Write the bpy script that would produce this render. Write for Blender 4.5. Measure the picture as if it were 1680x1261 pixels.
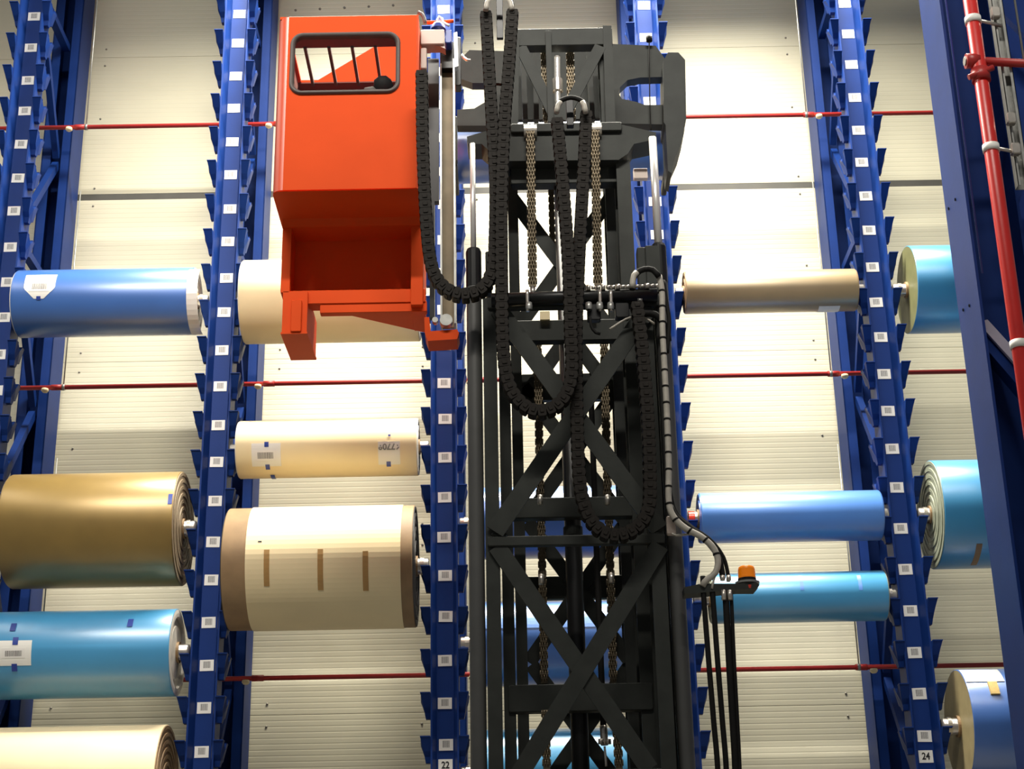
import bpy, math, random
from mathutils import Vector, Matrix
random.seed(7)
for o in list(bpy.data.objects): bpy.data.objects.remove(o)
scene = bpy.context.scene
COL = scene.collection

# ------------------------------------------------------------------ camera
FPX, CX, CY = 2718.0, 840.0, 630.5
TILT, ROLL, YAW = math.radians(21.517), math.radians(-1.0994), math.radians(0.237)
CAM = Vector((0, 0, 1.6))
FW = Vector((math.sin(YAW)*math.cos(TILT), math.cos(YAW)*math.cos(TILT), math.sin(TILT)))
_r = FW.cross(Vector((0, 0, 1))).normalized(); _u = _r.cross(FW)
RT = _r*math.cos(ROLL)+_u*math.sin(ROLL); UP = -_r*math.sin(ROLL)+_u*math.cos(ROLL)
cd = bpy.data.cameras.new('camera'); cam = bpy.data.objects.new('camera', cd); COL.objects.link(cam)
cd.sensor_width = 36.0; cd.lens = FPX/1680*36; cd.clip_end = 200
cam.matrix_world = Matrix(((RT.x, UP.x, -FW.x, CAM.x), (RT.y, UP.y, -FW.y, CAM.y), (RT.z, UP.z, -FW.z, CAM.z), (0, 0, 0, 1)))
scene.camera = cam

# ------------------------------------------------------------------ light
w = bpy.data.worlds.new('hall'); scene.world = w; w.use_nodes = True
bg = w.node_tree.nodes['Background']; bg.inputs[0].default_value = (0.95, 0.97, 1.0, 1); bg.inputs[1].default_value = 0.18
def area(name, loc, size, rot, power, col):
    d = bpy.data.lights.new(name, 'AREA'); d.shape = 'RECTANGLE'; d.size, d.size_y = size
    d.energy = power; d.color = col
    o = bpy.data.objects.new(name, d); COL.objects.link(o); o.location = loc; o.rotation_euler = rot
    return o
WARM = (1.0, 0.95, 0.82)
aisle = area('aisle_lamp_row', (0.4, 11.9, 12.25), (6.5, 0.6), (0, 0, 0), 2000, WARM); aisle.data.spread = math.radians(150)
hall = area('hall_lamp_row', (-1.2, 2.4, 13.8), (9.0, 0.35), (math.radians(58), 0, 0), 340, (1.0, 0.95, 0.86)); hall.data.spread = math.radians(62)
area('corner_glint_lamp', (-8.2, 9.0, 11.9), (0.5, 6.0), (0, 0, 0), 150, (1.0, 0.95, 0.86))  # added lamp, out of view, to put a highlight on the cab corner
vs = scene.view_settings
vs.view_transform = 'Standard'; vs.look = 'None'; vs.gamma = 1.0; vs.use_curve_mapping = False; vs.exposure = -0.3

# ------------------------------------------------------------------ helpers
def ray(x, y): return FW+RT*((x-CX)/FPX)-UP*((y-CY)/FPX)
def P(x, y, Y):
    d = ray(x, y); return CAM+d*(Y/d.y)
def elev(x, y):
    d = ray(x, y); return math.atan2(d.z, d.y)
def lin(c): return tuple((v/255/12.92 if v/255 <= 0.04045 else ((v/255+0.055)/1.055)**2.4) for v in c)

def mat(name, rgb, rough=0.5, metal=0.0, var=0.12, scale=6.0, bump=0.0, bscale=60.0, coat=0.0, emit=None, spec=0.5):
    m = bpy.data.materials.new(name); m.use_nodes = True
    nt = m.node_tree; b = nt.nodes['Principled BSDF']
    c = lin(rgb)
    tc = nt.nodes.new('ShaderNodeTexCoord')
    n = nt.nodes.new('ShaderNodeTexNoise'); n.inputs['Scale'].default_value = scale; n.inputs['Detail'].default_value = 4
    nt.links.new(tc.outputs['Object'], n.inputs['Vector'])
    r = nt.nodes.new('ShaderNodeMapRange'); r.inputs[1].default_value = 0.3; r.inputs[2].default_value = 0.7
    r.inputs[3].default_value = 1-var; r.inputs[4].default_value = 1+var
    nt.links.new(n.outputs['Fac'], r.inputs[0])
    mx = nt.nodes.new('ShaderNodeVectorMath'); mx.operation = 'SCALE'; mx.inputs[0].default_value = c
    nt.links.new(r.outputs[0], mx.inputs['Scale']); nt.links.new(mx.outputs[0], b.inputs['Base Color'])
    b.inputs['Roughness'].default_value = rough; b.inputs['Metallic'].default_value = metal
    b.inputs['Specular IOR Level'].default_value = spec
    if coat: b.inputs['Coat Weight'].default_value = coat; b.inputs['Coat Roughness'].default_value = 0.36; b.inputs['Coat IOR'].default_value = 1.75
    if emit: b.inputs['Emission Color'].default_value = (*lin(emit[0]), 1); b.inputs['Emission Strength'].default_value = emit[1]
    if bump:
        n2 = nt.nodes.new('ShaderNodeTexNoise'); n2.inputs['Scale'].default_value = bscale; n2.inputs['Detail'].default_value = 3
        nt.links.new(tc.outputs['Object'], n2.inputs['Vector'])
        bp = nt.nodes.new('ShaderNodeBump'); bp.inputs['Strength'].default_value = bump; bp.inputs['Distance'].default_value = 0.01
        nt.links.new(n2.outputs['Fac'], bp.inputs['Height']); nt.links.new(bp.outputs[0], b.inputs['Normal'])
    return m

M = {}
def dm(k, *a, **kw): M[k] = mat(k, *a, **kw)
dm('panel', (206, 200, 176), 0.45, var=0.03, scale=1.2, bump=0.03, bscale=8)
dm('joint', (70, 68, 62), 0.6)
dm('screw', (150, 146, 136), 0.4, metal=0.3)
dm('floor', (150, 147, 140), 0.5, var=0.1, scale=1.5)
dm('blue', (17, 48, 112), 0.5, spec=0.15, var=0.07, scale=4, bump=0.04)
dm('black', (55, 57, 54), 0.5, spec=0.12, var=0.14, scale=7, bump=0.04)
dm('blackgloss', (26, 26, 26), 0.35, spec=0.3, var=0.1)
dm('rubber', (28, 27, 26), 0.7, spec=0.15, var=0.15)
dm('carrier', (38, 35, 32), 0.6, spec=0.1, var=0.2, scale=9)
dm('chain', (104, 92, 72), 0.5, metal=0.5, var=0.25, scale=20)
dm('chrome', (232, 228, 222), 0.22, metal=0.55, var=0.02)
dm('steel', (205, 198, 188), 0.3, metal=0.8, var=0.15, scale=12)
dm('galv', (165, 165, 160), 0.4, metal=0.6, var=0.2, scale=10)
dm('tan', (124, 108, 80), 0.55, metal=0.1, var=0.22, scale=5)
dm('orange', (224, 78, 26), 0.65, spec=0.12, var=0.04, scale=3, bump=0.02)
dm('orangegloss', (224, 78, 26), 0.3, var=0.03, coat=1.0)
dm('shadelining', (122, 62, 50), 0.7)
dm('ramgrey', (74, 74, 72), 0.42, var=0.1)
dm('red', (205, 40, 34), 0.35, var=0.06)
dm('redpipe', (172, 44, 40), 0.42, var=0.08)
dm('gasket', (92, 84, 80), 0.6, var=0.1)
dm('white', (238, 236, 228), 0.6, var=0.03)
dm('cream', (246, 226, 180), 0.55, var=0.03, scale=3)
dm('creamdeep', (244, 226, 184), 0.55, var=0.03, scale=3)
dm('brown', (150, 122, 88), 0.6, var=0.12, scale=8)
dm('tape', (178, 138, 82), 0.35, var=0.08)
dm('gold', (150, 122, 62), 0.36, coat=0.5, metal=0.35, var=0.08, scale=4)
dm('kraft', (160, 138, 100), 0.42, coat=1.0, metal=0.15, var=0.06, scale=4)
dm('royal', (60, 110, 188), 0.32, coat=1.0, var=0.04, scale=3)
dm('sky', (66, 156, 208), 0.32, coat=1.0, var=0.04, scale=3)
dm('cyan', (50, 148, 202), 0.32, coat=1.0, var=0.04, scale=3)
dm('azure', (82, 140, 222), 0.32, coat=1.0, var=0.04, scale=3)
dm('olive', (112, 112, 74), 0.55, var=0.12, scale=10)
dm('sage', (150, 155, 135), 0.5, var=0.15, scale=14)
dm('sand', (156, 142, 104), 0.5, var=0.1, scale=8)
dm('paperend', (234, 228, 214), 0.6, var=0.12, scale=14)
dm('woodend', (132, 116, 92), 0.6, var=0.15, scale=14)
dm('darkend', (48, 44, 40), 0.6, var=0.15)
dm('bluetape', (44, 66, 150), 0.4)
dm('yelfoam', (205, 175, 110), 0.7, var=0.15, scale=25)
dm('greybox', (196, 180, 168), 0.5, var=0.05)
dm('conduit', (176, 170, 158), 0.5, var=0.12, scale=18)
dm('ink', (25, 25, 28), 0.6)
dm('amber', (236, 132, 22), 0.18, var=0.05, emit=((255, 130, 10), 0.25))
dm('bracelit', (176, 174, 190), 0.5, var=0.05)
dm('redlens', (235, 70, 50), 0.2)

def glass_mat():
    m = bpy.data.materials.new('cab_glass'); m.use_nodes = True; nt = m.node_tree
    nt.nodes.remove(nt.nodes['Principled BSDF']); out = nt.nodes['Material Output']
    t = nt.nodes.new('ShaderNodeBsdfTransparent'); t.inputs[0].default_value = (0.93, 0.95, 0.94, 1)
    g = nt.nodes.new('ShaderNodeBsdfGlossy'); g.inputs['Roughness'].default_value = 0.03
    mx = nt.nodes.new('ShaderNodeMixShader'); mx.inputs[0].default_value = 0.05
    nt.links.new(t.outputs[0], mx.inputs[1]); nt.links.new(g.outputs[0], mx.inputs[2]); nt.links.new(mx.outputs[0], out.inputs[0])
    return m
M['glass'] = glass_mat()

def barcode_mat(name, cx, cz, hx, hz, freq, paper=(236, 233, 226), inkc=(95, 92, 92)):
    """paper with a printed block of bars; coordinates are fractions of the sticker (Generated)"""
    m = bpy.data.materials.new(name); m.use_nodes = True; nt = m.node_tree; b = nt.nodes['Principled BSDF']
    tc = nt.nodes.new('ShaderNodeTexCoord'); sp = nt.nodes.new('ShaderNodeSeparateXYZ')
    nt.links.new(tc.outputs['Generated'], sp.inputs[0])
    def inside(sock, c, h):
        s = nt.nodes.new('ShaderNodeMath'); s.operation = 'SUBTRACT'; s.inputs[1].default_value = c; nt.links.new(sock, s.inputs[0])
        a = nt.nodes.new('ShaderNodeMath'); a.operation = 'ABSOLUTE'; nt.links.new(s.outputs[0], a.inputs[0])
        l = nt.nodes.new('ShaderNodeMath'); l.operation = 'LESS_THAN'; l.inputs[1].default_value = h; nt.links.new(a.outputs[0], l.inputs[0])
        return l.outputs[0]
    def mul(a, c):
        q = nt.nodes.new('ShaderNodeMath'); q.operation = 'MULTIPLY'; nt.links.new(a, q.inputs[0]); nt.links.new(c, q.inputs[1]); return q.outputs[0]
    box = mul(inside(sp.outputs[0], cx, hx), inside(sp.outputs[2], cz, hz))
    n = nt.nodes.new('ShaderNodeTexNoise'); n.noise_dimensions = '1D'; n.inputs['Scale'].default_value = freq; n.inputs['Detail'].default_value = 0
    nt.links.new(sp.outputs[0], n.inputs['W'])
    th = nt.nodes.new('ShaderNodeMath'); th.operation = 'LESS_THAN'; th.inputs[1].default_value = 0.54; nt.links.new(n.outputs['Fac'], th.inputs[0])
    f = mul(box, th.outputs[0])
    mx = nt.nodes.new('ShaderNodeMix'); mx.data_type = 'RGBA'
    mx.inputs[6].default_value = (*lin(paper), 1); mx.inputs[7].default_value = (*lin(inkc), 1)
    nt.links.new(f, mx.inputs[0]); nt.links.new(mx.outputs[2], b.inputs['Base Color']); b.inputs['Roughness'].default_value = 0.5
    return m
M['barcode'] = barcode_mat('slot_barcode', 0.5, 0.56, 0.25, 0.3, 55)
M['rollbarcode'] = barcode_mat('roll_barcode', 0.5, 0.45, 0.36, 0.28, 70)

class MB:
    def __init__(s): s.v = []; s.f = []; s.sm = []
    def add(s, vs_, fs, smooth=False):
        k = len(s.v); s.v += [Vector(p) for p in vs_]; s.f += [tuple(i+k for i in f) for f in fs]; s.sm += [smooth]*len(fs); return s
    def box(s, x0, x1, y0, y1, z0, z1):
        return s.add([(x0, y0, z0), (x1, y0, z0), (x1, y1, z0), (x0, y1, z0), (x0, y0, z1), (x1, y0, z1), (x1, y1, z1), (x0, y1, z1)],
                     [(0, 3, 2, 1), (4, 5, 6, 7), (0, 1, 5, 4), (1, 2, 6, 5), (2, 3, 7, 6), (3, 0, 4, 7)])
    def bbox(s, x0, x1, y0, y1, z0, z1, b):
        """box with its four depth-wise edges and front edges chamfered by b"""
        lp = lambda d, y: [(x0+d+b, y, z0+d), (x1-d-b, y, z0+d), (x1-d, y, z0+d+b), (x1-d, y, z1-d-b), (x1-d-b, y, z1-d), (x0+d+b, y, z1-d), (x0+d, y, z1-d-b), (x0+d, y, z0+d+b)]
        L = lp(b*0.6, y0)+lp(0, y0+b*0.6)+lp(0, y1-b*0.6)+lp(b*0.6, y1); F = [tuple(range(8)), tuple(range(31, 23, -1))]
        for r in range(3):
            for i in range(8): j = (i+1) % 8; F.append((r*8+i, r*8+8+i, r*8+8+j, r*8+j))
        return s.add(L, F)
    def prism(s, pts, d):
        """closed polygon of 3D points extruded by vector d"""
        n = len(pts); d = Vector(d); a = [Vector(p) for p in pts]
        nrm = sum(((a[i]-a[0]).cross(a[(i+1) % n]-a[0]) for i in range(n)), Vector())
        if nrm.dot(d) > 0: a = a[::-1]
        return s.add(a+[p+d for p in a], [tuple(range(n)), tuple(range(2*n-1, n-1, -1))]+[(i, i+n, (i+1) % n+n, (i+1) % n) for i in range(n)])
    def bar(s, p, q, wd, th, side=Vector((0, 1, 0))):
        """straight bar of rectangular section; th is measured along side"""
        p, q = Vector(p), Vector(q); t = (q-p).normalized(); side = Vector(side); side = (side-t*side.dot(t)).normalized(); n = t.cross(side)
        o = [p+n*a*wd/2+side*b*th/2 for a, b in ((-1, -1), (1, -1), (1, 1), (-1, 1))]
        return s.prism(o, q-p)
    def tube(s, pts, r, n=10, caps=True):
        pts = [Vector(p) for p in pts]; k = len(s.v); rings = len(pts); vs_ = []; prev = None
        for i, p in enumerate(pts):
            t = (pts[min(i+1, rings-1)]-pts[max(i-1, 0)]).normalized()
            if prev is None: prev = Vector((0, 0, 1)) if abs(t.z) < 0.9 else Vector((0, 1, 0))
            u = (prev-t*prev.dot(t)).normalized(); prev = u; v = t.cross(u)
            rr = r[i] if isinstance(r, (list, tuple)) else r
            vs_ += [p+(u*math.cos(2*math.pi*j/n)+v*math.sin(2*math.pi*j/n))*rr for j in range(n)]
        fs = [(i*n+j, i*n+(j+1) % n, (i+1)*n+(j+1) % n, (i+1)*n+j) for i in range(rings-1) for j in range(n)]
        s.add(vs_, fs, True)
        if caps: s.add([], []); s.f += [tuple(k+j for j in range(n-1, -1, -1)), tuple(k+(rings-1)*n+j for j in range(n))]; s.sm += [False, False]
        return s
    def lathe(s, prof, org, axis, n=32, smooth=True, flat=None):
        """prof: (distance along axis, radius)"""
        axis = Vector(axis).normalized(); u = Vector((0, 0, 1)) if abs(axis.z) < 0.9 else Vector((0, 1, 0)); u = (u-axis*u.dot(axis)).normalized(); v = axis.cross(u); org = Vector(org)
        vs_ = [org+axis*a+(u*math.cos(2*math.pi*j/n)+v*math.sin(2*math.pi*j/n))*r for a, r in prof for j in range(n)]
        fs = [(i*n+j, i*n+(j+1) % n, (i+1)*n+(j+1) % n, (i+1)*n+j) for i in range(len(prof)-1) for j in range(n)]
        return s.add(vs_, fs, smooth)
    def build(s, name, m, parent=None, org=(0, 0, 0)):
        org = Vector(org)
        me = bpy.data.meshes.new(name); me.from_pydata([v-org for v in s.v], [], s.f); me.update()
        me.polygons.foreach_set('use_smooth', s.sm)
        me.materials.append(M[m] if isinstance(m, str) else m)
        o = bpy.data.objects.new(name, me); COL.objects.link(o)
        if parent is not None: o.parent = parent
        return o

def tag(o, label=None, cat=None, group=None, kind=None):
    for k, v in (('label', label), ('category', cat), ('group', group), ('kind', kind)):
        if v: o[k] = v
    return o
def thing(name, loc, label, cat, group=None):
    o = bpy.data.objects.new(name, None); COL.objects.link(o); o.location = loc; o.empty_display_size = 0.2
    return tag(o, label, cat, group)
def copyobj(o, parent, loc=None):
    c = o.copy(); COL.objects.link(c); c.parent = parent
    if loc is not None: c.location = loc
    return c
def spline(pts, step):
    """Catmull-Rom through pts, resampled at equal steps"""
    pts = [Vector(p) for p in pts]; q = [pts[0]*2-pts[1]]+pts+[pts[-1]*2-pts[-2]]; d = []
    for i in range(1, len(q)-2):
        for k in range(24):
            t = k/24; a, b, c, e = q[i-1:i+3]
            d.append(0.5*((2*b)+(c-a)*t+(2*a-5*b+4*c-e)*t*t+(3*b-a-3*c+e)*t**3))
    d.append(pts[-1]); out = [d[0]]; acc = 0
    for i in range(1, len(d)):
        seg = (d[i]-d[i-1]).length; 
        while acc+seg >= step:
            f = (step-acc)/seg; p = d[i-1].lerp(d[i], f); out.append(p); d[i-1] = p; seg = (d[i]-p).length; acc = 0
        acc += seg
    return out

# ------------------------------------------------------------------ setting: floor and ribbed back wall
WY = 14.75
fl = MB().box(-9, 9, -3, 15.2, -0.2, 0).build('floor', 'floor'); tag(fl, 'smooth grey concrete warehouse floor', None, None, 'structure')
WX0, WX1, WTOP = -7.5, 8.0, 13.2
zj = [0.0, 2.66, P(1250, 1158, WY).z, P(1250, 866, WY).z, P(1250, 575, WY).z, P(300, 321, WY).z, P(150, 95, WY).z, WTOP]
wall = MB().box(WX0, WX1, WY+0.05, WY+0.25, 0, WTOP).build('wall_back', 'joint'); tag(wall, 'cream ribbed metal sandwich panel wall behind the racks', None, None, 'structure')
for a, b in zip(zj, zj[1:]):
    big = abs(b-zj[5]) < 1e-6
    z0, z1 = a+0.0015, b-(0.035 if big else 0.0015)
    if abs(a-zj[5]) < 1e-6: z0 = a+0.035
    n = max(2, round((z1-z0)/0.052)); h = (z1-z0)/n; prof = []
    for i in range(n):
        z = z0+i*h; prof += [(0.0011, z), (0, z+0.008), (0, z+h-0.010), (0.0011, z+h-0.002)]
    prof.append((0.0011, z1)); prof = [(0.05, z0)]+prof+[(0.05, z1)]
    mb = MB(); k = len(prof)
    mb.add([(WX0, WY+y, z) for y, z in prof]+[(WX1, WY+y, z) for y, z in prof], [(i, i+k, i+k+1, i+1) for i in range(k-1)])
    mb.build('wall_panel', 'panel', wall)
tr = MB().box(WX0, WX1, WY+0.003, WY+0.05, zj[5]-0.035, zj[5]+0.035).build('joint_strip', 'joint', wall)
mb = MB()
for XP in (-4.363, -2.441, -0.525, 1.363, 3.252, 5.15):
    for dx in (-0.27, 0.27):
        for z in zj[2:-1]:
            for dz in (-0.10, 0.10, 0.9):
                c = Vector((XP+dx, WY, z+dz)); mb.lathe([(0, 0.011), (-0.008, 0.009), (-0.012, 0.001)], c, (0, 1, 0), 8)
for i in range(5): mb.lathe([(0, 0.014), (-0.012, 0.012), (-0.018, 0.001)], P(485+40*i, 17-2*i, WY), (0, 1, 0), 8)
tag(mb.build('wall_screws', 'screw', wall), None, None, None, 'stuff')

# ------------------------------------------------------------------ rack uprights
PY = 13.2
POSTS = [-4.363, -2.441, -0.525, 1.363, 3.252]
PH = 12.4; LZ0 = 10.602; LP = 0.3425
def post_mesh():
    mb = MB(); t = 0.008
    prof = [(-0.112, 0.10), (-0.112, -0.12), (-0.098, -0.12), (-0.068, 0), (0.068, 0), (0.098, -0.12), (0.112, -0.12), (0.112, 0.10),
            (0.104, 0.10), (0.104, -0.112), (0.1, -0.112), (0.074, t), (-0.074, t), (-0.1, -0.112), (-0.104, -0.112), (-0.104, 0.10)]
    mb.prism([(x, y, 0) for x, y in prof], (0, 0, PH)); return mb
def hook_mesh(sx):
    prof = [(-0.175, 0.0), (-0.115, 0.0), (-0.06, -0.055), (-0.005, 0.0), (0.05, 0.0), (0.05, -0.13), (-0.0, -0.15), (-0.01, -0.185), (-0.06, -0.185), (-0.075, -0.14), (-0.11, -0.10)]
    def xw(z): return 0.078 if z > -0.06 else (0.052 if z > -0.12 else (0.04 if z < -0.16 else 0.048))
    mb = MB(); n = len(prof)
    a = [(0, y, z) for y, z in prof]; b = [(sx*xw(z), y, z) for y, z in prof]
    fs = [tuple(range(n)), tuple(range(2*n-1, n-1, -1))]+[(i, i+n, (i+1) % n+n, (i+1) % n) for i in range(n)]
    if sx > 0: fs = [f[::-1] for f in fs]
    mb.add(a+b, fs)
    # rolled front rim and rear rim of the cradle
    mb.box(min(0, sx*0.08), max(0, sx*0.08), -0.182, -0.112, 0.0, 0.007).box(min(0, sx*0.08), max(0, sx*0.08), -0.008, 0.054, 0.0, 0.006)
    return mb
pnames = ['blue slotted rack upright at the far left edge of the photo', 'blue slotted rack upright just left of the orange cab',
          'blue slotted rack upright between cab and black mast, numbered 22', 'blue slotted rack upright half hidden behind the right side of the black mast',
          'blue slotted rack upright numbered 24, right of the mast']
def text_mesh(txt, size):
    cu = bpy.data.curves.new('t', 'FONT'); cu.body = txt; cu.size = size; cu.align_x = 'CENTER'; cu.align_y = 'CENTER'; cu.offset = 0.002
    o = bpy.data.objects.new('t', cu); COL.objects.link(o); dg = bpy.context.evaluated_depsgraph_get(); dg.update()
    me = bpy.data.meshes.new_from_object(o.evaluated_get(dg)); bpy.data.objects.remove(o); me.materials.append(M['ink']); return me
proto = None
for pi, X in enumerate(POSTS):
    root = thing('rack_upright', (X, PY, 0), pnames[pi], 'rack upright', 'blue rack uprights along the back wall')
    if proto is None:
        fp = post_mesh().build('front_post', 'blue', root)
        hl = hook_mesh(-1).build('cradle_hook', 'blue', fp); hr = hook_mesh(1).build('cradle_hook', 'blue', fp)
        st = MB().box(-0.056, 0.056, -0.003, 0, -0.045, 0.045).build('barcode_sticker', 'barcode', fp)
        rb = MB()
        for x0, x1, y0, y1 in ((-0.14, 0.14, 1.42, 1.435), (-0.14, -0.128, 1.06, 1.42), (0.128, 0.14, 1.06, 1.42), (-0.14, -0.05, 1.06, 1.072), (0.05, 0.14, 1.06, 1.072)): rb.box(x0, x1, y0, y1, 0, PH)
        rp = rb.build('rear_post', 'blue', root)
        br = MB().bar((0, 0.10, 0), (0, 1.08, 1.22), 0.07, 0.06, (1, 0, 0)).build('diagonal_brace', 'blue', root)
        br2 = MB().bar((0, 1.08, 0), (0, 0.10, 1.22), 0.07, 0.06, (1, 0, 0)).build('diagonal_brace', 'blue', root)
        hz = MB().box(-0.035, 0.035, 0.10, 1.08, -0.035, 0.035).build('horizontal_brace', 'blue', root)
        proto = (fp, hl, hr, st, rp, br, br2, hz); fpi = fp; first = True
    else:
        fpi = copyobj(proto[0], root); copyobj(proto[4], root); first = False
    k0 = -1
    for k in range(-1, 22):
        z = LZ0-LP*k
        for h, sx in ((proto[1], -1), (proto[2], 1)):
            o = h if (first and k == -1) else copyobj(h, fpi)
            o.location = (sx*0.112, 0, z+0.045)
        if k <= 20:
            o = proto[3] if (first and k == -1) else copyobj(proto[3], fpi)
            o.location = (random.uniform(-0.006, 0.006), 0, z+random.uniform(-0.012, 0.012)); o.rotation_euler = (0, random.uniform(-0.02, 0.02), 0)
    zz = 0.6; i = 0
    while zz < 11.6:
        b = (proto[5], proto[6])[i % 2]; o = b if (first and i < 2) else copyobj(b, root); o.location = (0, 0, zz)
        if i % 2 == 0:
            h = proto[7] if (first and i == 0) else copyobj(proto[7], root); h.location = (0, 0, zz-0.05)
        zz += 1.3; i += 1
    if pi in (2, 3, 4):
        ns = MB().box(-0.056, 0.056, -0.003, 0, -0.048, 0.048).build('number_sticker', 'white', fpi); ns.location = (0, 0, 3.6)
        me = text_mesh(str(20+pi), 0.075); t = bpy.data.objects.new('number_print', me); COL.objects.link(t); t.parent = fpi
        t.location = (0, -0.0045, 3.6); t.rotation_euler = (math.radians(90), 0, 0); t.scale = (0.85, 1, 1)

# ------------------------------------------------------------------ sprinkler pipes along the wall
def hpipe(z, label, x0, x1, rods):
    Y = 13.95; root = thing('sprinkler_pipe', (x0, Y, z), label, 'pipe', 'red sprinkler pipes along the wall'); og = root.location
    MB().tube([(x0, Y, z), (x1, Y, z)], 0.021, 12).build('pipe_run', 'redpipe', root, og)
    for X in POSTS:
        c = X+(0.3 if X < 0 else -0.28)
        MB().tube([(c-0.05, Y, z), (c+0.05, Y, z)], 0.027, 12).build('coupling', 'redpipe', root, og)
        s = 0.06 if X < 0 else -0.06
        h = MB().lathe([(0, 0.001), (0, 0.03), (-0.02, 0.034), (-0.035, 0.02), (-0.035, 0.001)], (c-s*1.6, Y-0.03, z-0.022), (0, 0, 1), 14).build('sprinkler_head', 'cream', root, og)
    for X in rods:
        MB().tube([(X, Y-0.01, z+0.02), (X, Y-0.01, z+2.0)], 0.006, 6).build('edge_highlight_rod', 'galv', root, og)  # pale rod standing in for a highlight on the post flange edge
        MB().tube([(X-0.012, Y, z), (X+0.012, Y, z)], 0.03, 10).build('hanger_clamp', 'galv', root, og)
hpipe(9.846, 'red sprinkler pipe at cab height, topmost of three across the wall', -6.6, 6.6, (-4.0, 2.95))
hpipe(7.149, 'red sprinkler pipe across mid wall, just below the upper row of rolls', -6.6, 6.6, (-4.0, 2.95))
hpipe(4.470, 'red sprinkler pipe low on the wall, bottom of three', -6.6, 6.6, (-4.0, 2.95))

# ------------------------------------------------------------------ material rolls in the rack
RY = 13.1
def roll(label, bx0, bx1, ref, yt, yb, body, end, posts, endr='rings', Y=RY, core=0.075, shaft='steel', name='material_roll', group='rolls hung in the rack', lip=0.0, shaftx=None):
    """bx0,bx1: pixel x of the body ends (or world X given as ('w', X)); yt,yb: silhouette rows at column ref"""
    e1, e2 = elev(ref, yt), elev(ref, yb); ec = (e1+e2)/2; D = Y/math.cos(ec); r = D*math.sin(abs(e1-e2)/2); Z = CAM.z+Y*math.tan(ec)
    yc = (yt+yb)/2
    X0 = bx0[1] if isinstance(bx0, tuple) else P(bx0, yc, Y).x; X1 = bx1[1] if isinstance(bx1, tuple) else P(bx1, yc, Y).x
    root = thing(name, (X0, Y, Z), label, 'roll', group); og = root.location
    b = 0.006
    bo = MB().lathe([(0, r-b), (b*0.3, r-b*0.3), (b, r), (X1-X0-b, r), (X1-X0-b*0.3, r-b*0.3), (X1-X0, r-b)], (X0, Y, Z), (1, 0, 0), 72).build('paper_winding', body, root, og)
    for X, sg in ((X0, -1), (X1, 1)):
        prof = [(0, r-b)]
        if endr == 'rings':
            q = r-b; i = 0
            while q > core+0.03:
                q2 = q-0.028; dpt = (0.006, 0.0, 0.009, 0.003)[i % 4]*sg
                prof += [(dpt, q-0.002), (dpt, q2)]; q = q2; i += 1
        elif endr == 'recess':
            prof += [(0.004*sg, r*0.9), (0.004*sg, r*0.82), (-0.02*sg, r*0.8), (-0.02*sg, r*0.62), (-0.01*sg, r*0.6)]
        prof += [(0.0, core)]
        if sg < 0: prof = prof[::-1]
        MB().lathe(prof, (X, Y, Z), (1, 0, 0), 56, smooth=False).build('roll_end', end, root, og)
        MB().lathe([(-0.01*sg, core), (0.02*sg, core), (0.02*sg, core*0.8), (-0.01*sg, core*0.78)][::sg], (X, Y, Z), (1, 0, 0), 28, smooth=False).build('core_tube', 'brown', root, og)
    sx0, sx1 = shaftx if shaftx else (posts[0]+0.125, posts[1]-0.125)
    rs = core*0.78
    MB().lathe([(0, 0.001), (0, rs*0.92), (0.012, rs), (sx1-sx0-0.012, rs), (sx1-sx0, rs*0.92), (sx1-sx0, 0.001)], (sx0, Y, Z), (1, 0, 0), 24).build('shaft', shaft, root, og)
    for X, sg in ((sx0, 1), (sx1, -1)):
        if abs((X0 if sg > 0 else X1)-X) > 0.10:
            MB().lathe([(0, rs), (0, rs*1.12), (0.03, rs*1.12), (0.03, rs)], (X+(0.04 if sg > 0 else -0.07), Y, Z), (1, 0, 0), 24, smooth=False).build('shaft_collar', shaft, root, og)
    return dict(root=root, X0=X0, X1=X1, Y=Y, Z=Z, r=r, og=og, ec=ec)
def patch(R, x0, x1, y0, y1, ref, name, m, out=0.002, poly=None, seg=10, th=0.0015):
    """sheet wrapped on the roll between pixel columns x0..x1 and rows y0..y1"""
    X0, X1 = P(x0, (y0+y1)/2, R['Y']-R['r']*0.95).x, P(x1, (y0+y1)/2, R['Y']-R['r']*0.95).x
    def ang(y):
        e = elev(ref, y); D = R['Y']/math.cos(R['ec']); s = max(-1, min(1, D*math.sin(e-R['ec'])/R['r'])); return math.asin(s)-R['ec']
    a0, a1 = ang(y0), ang(y1); mb = MB(); rr = R['r']+out
    pt = lambda X, a, q: (X, R['Y']-q*math.cos(a), R['Z']+q*math.sin(a))
    vs_ = []
    for i in range(seg+1):
        a = a0+(a1-a0)*i/seg; ins = poly(i/seg) if poly else 0
        vs_ += [pt(X0+ins*(X1-X0), a, rr), pt(X1-ins*(X1-X0), a, rr), pt(X0+ins*(X1-X0), a, rr-th), pt(X1-ins*(X1-X0), a, rr-th)]
    fs = []
    for i in range(seg):
        k = i*4; fs += [(k, k+4, k+5, k+1), (k, k+2, k+6, k+4), (k+1, k+5, k+7, k+3)]
    fs += [(0, 1, 3, 2), (seg*4, seg*4+2, seg*4+3, seg*4+1)]
    mb.add(vs_, fs, False); return mb.build(name, m, R['root'], R['og'])
A, B, C, D_, E_ = POSTS; F_ = 5.15; A0 = A-1.905
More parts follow.
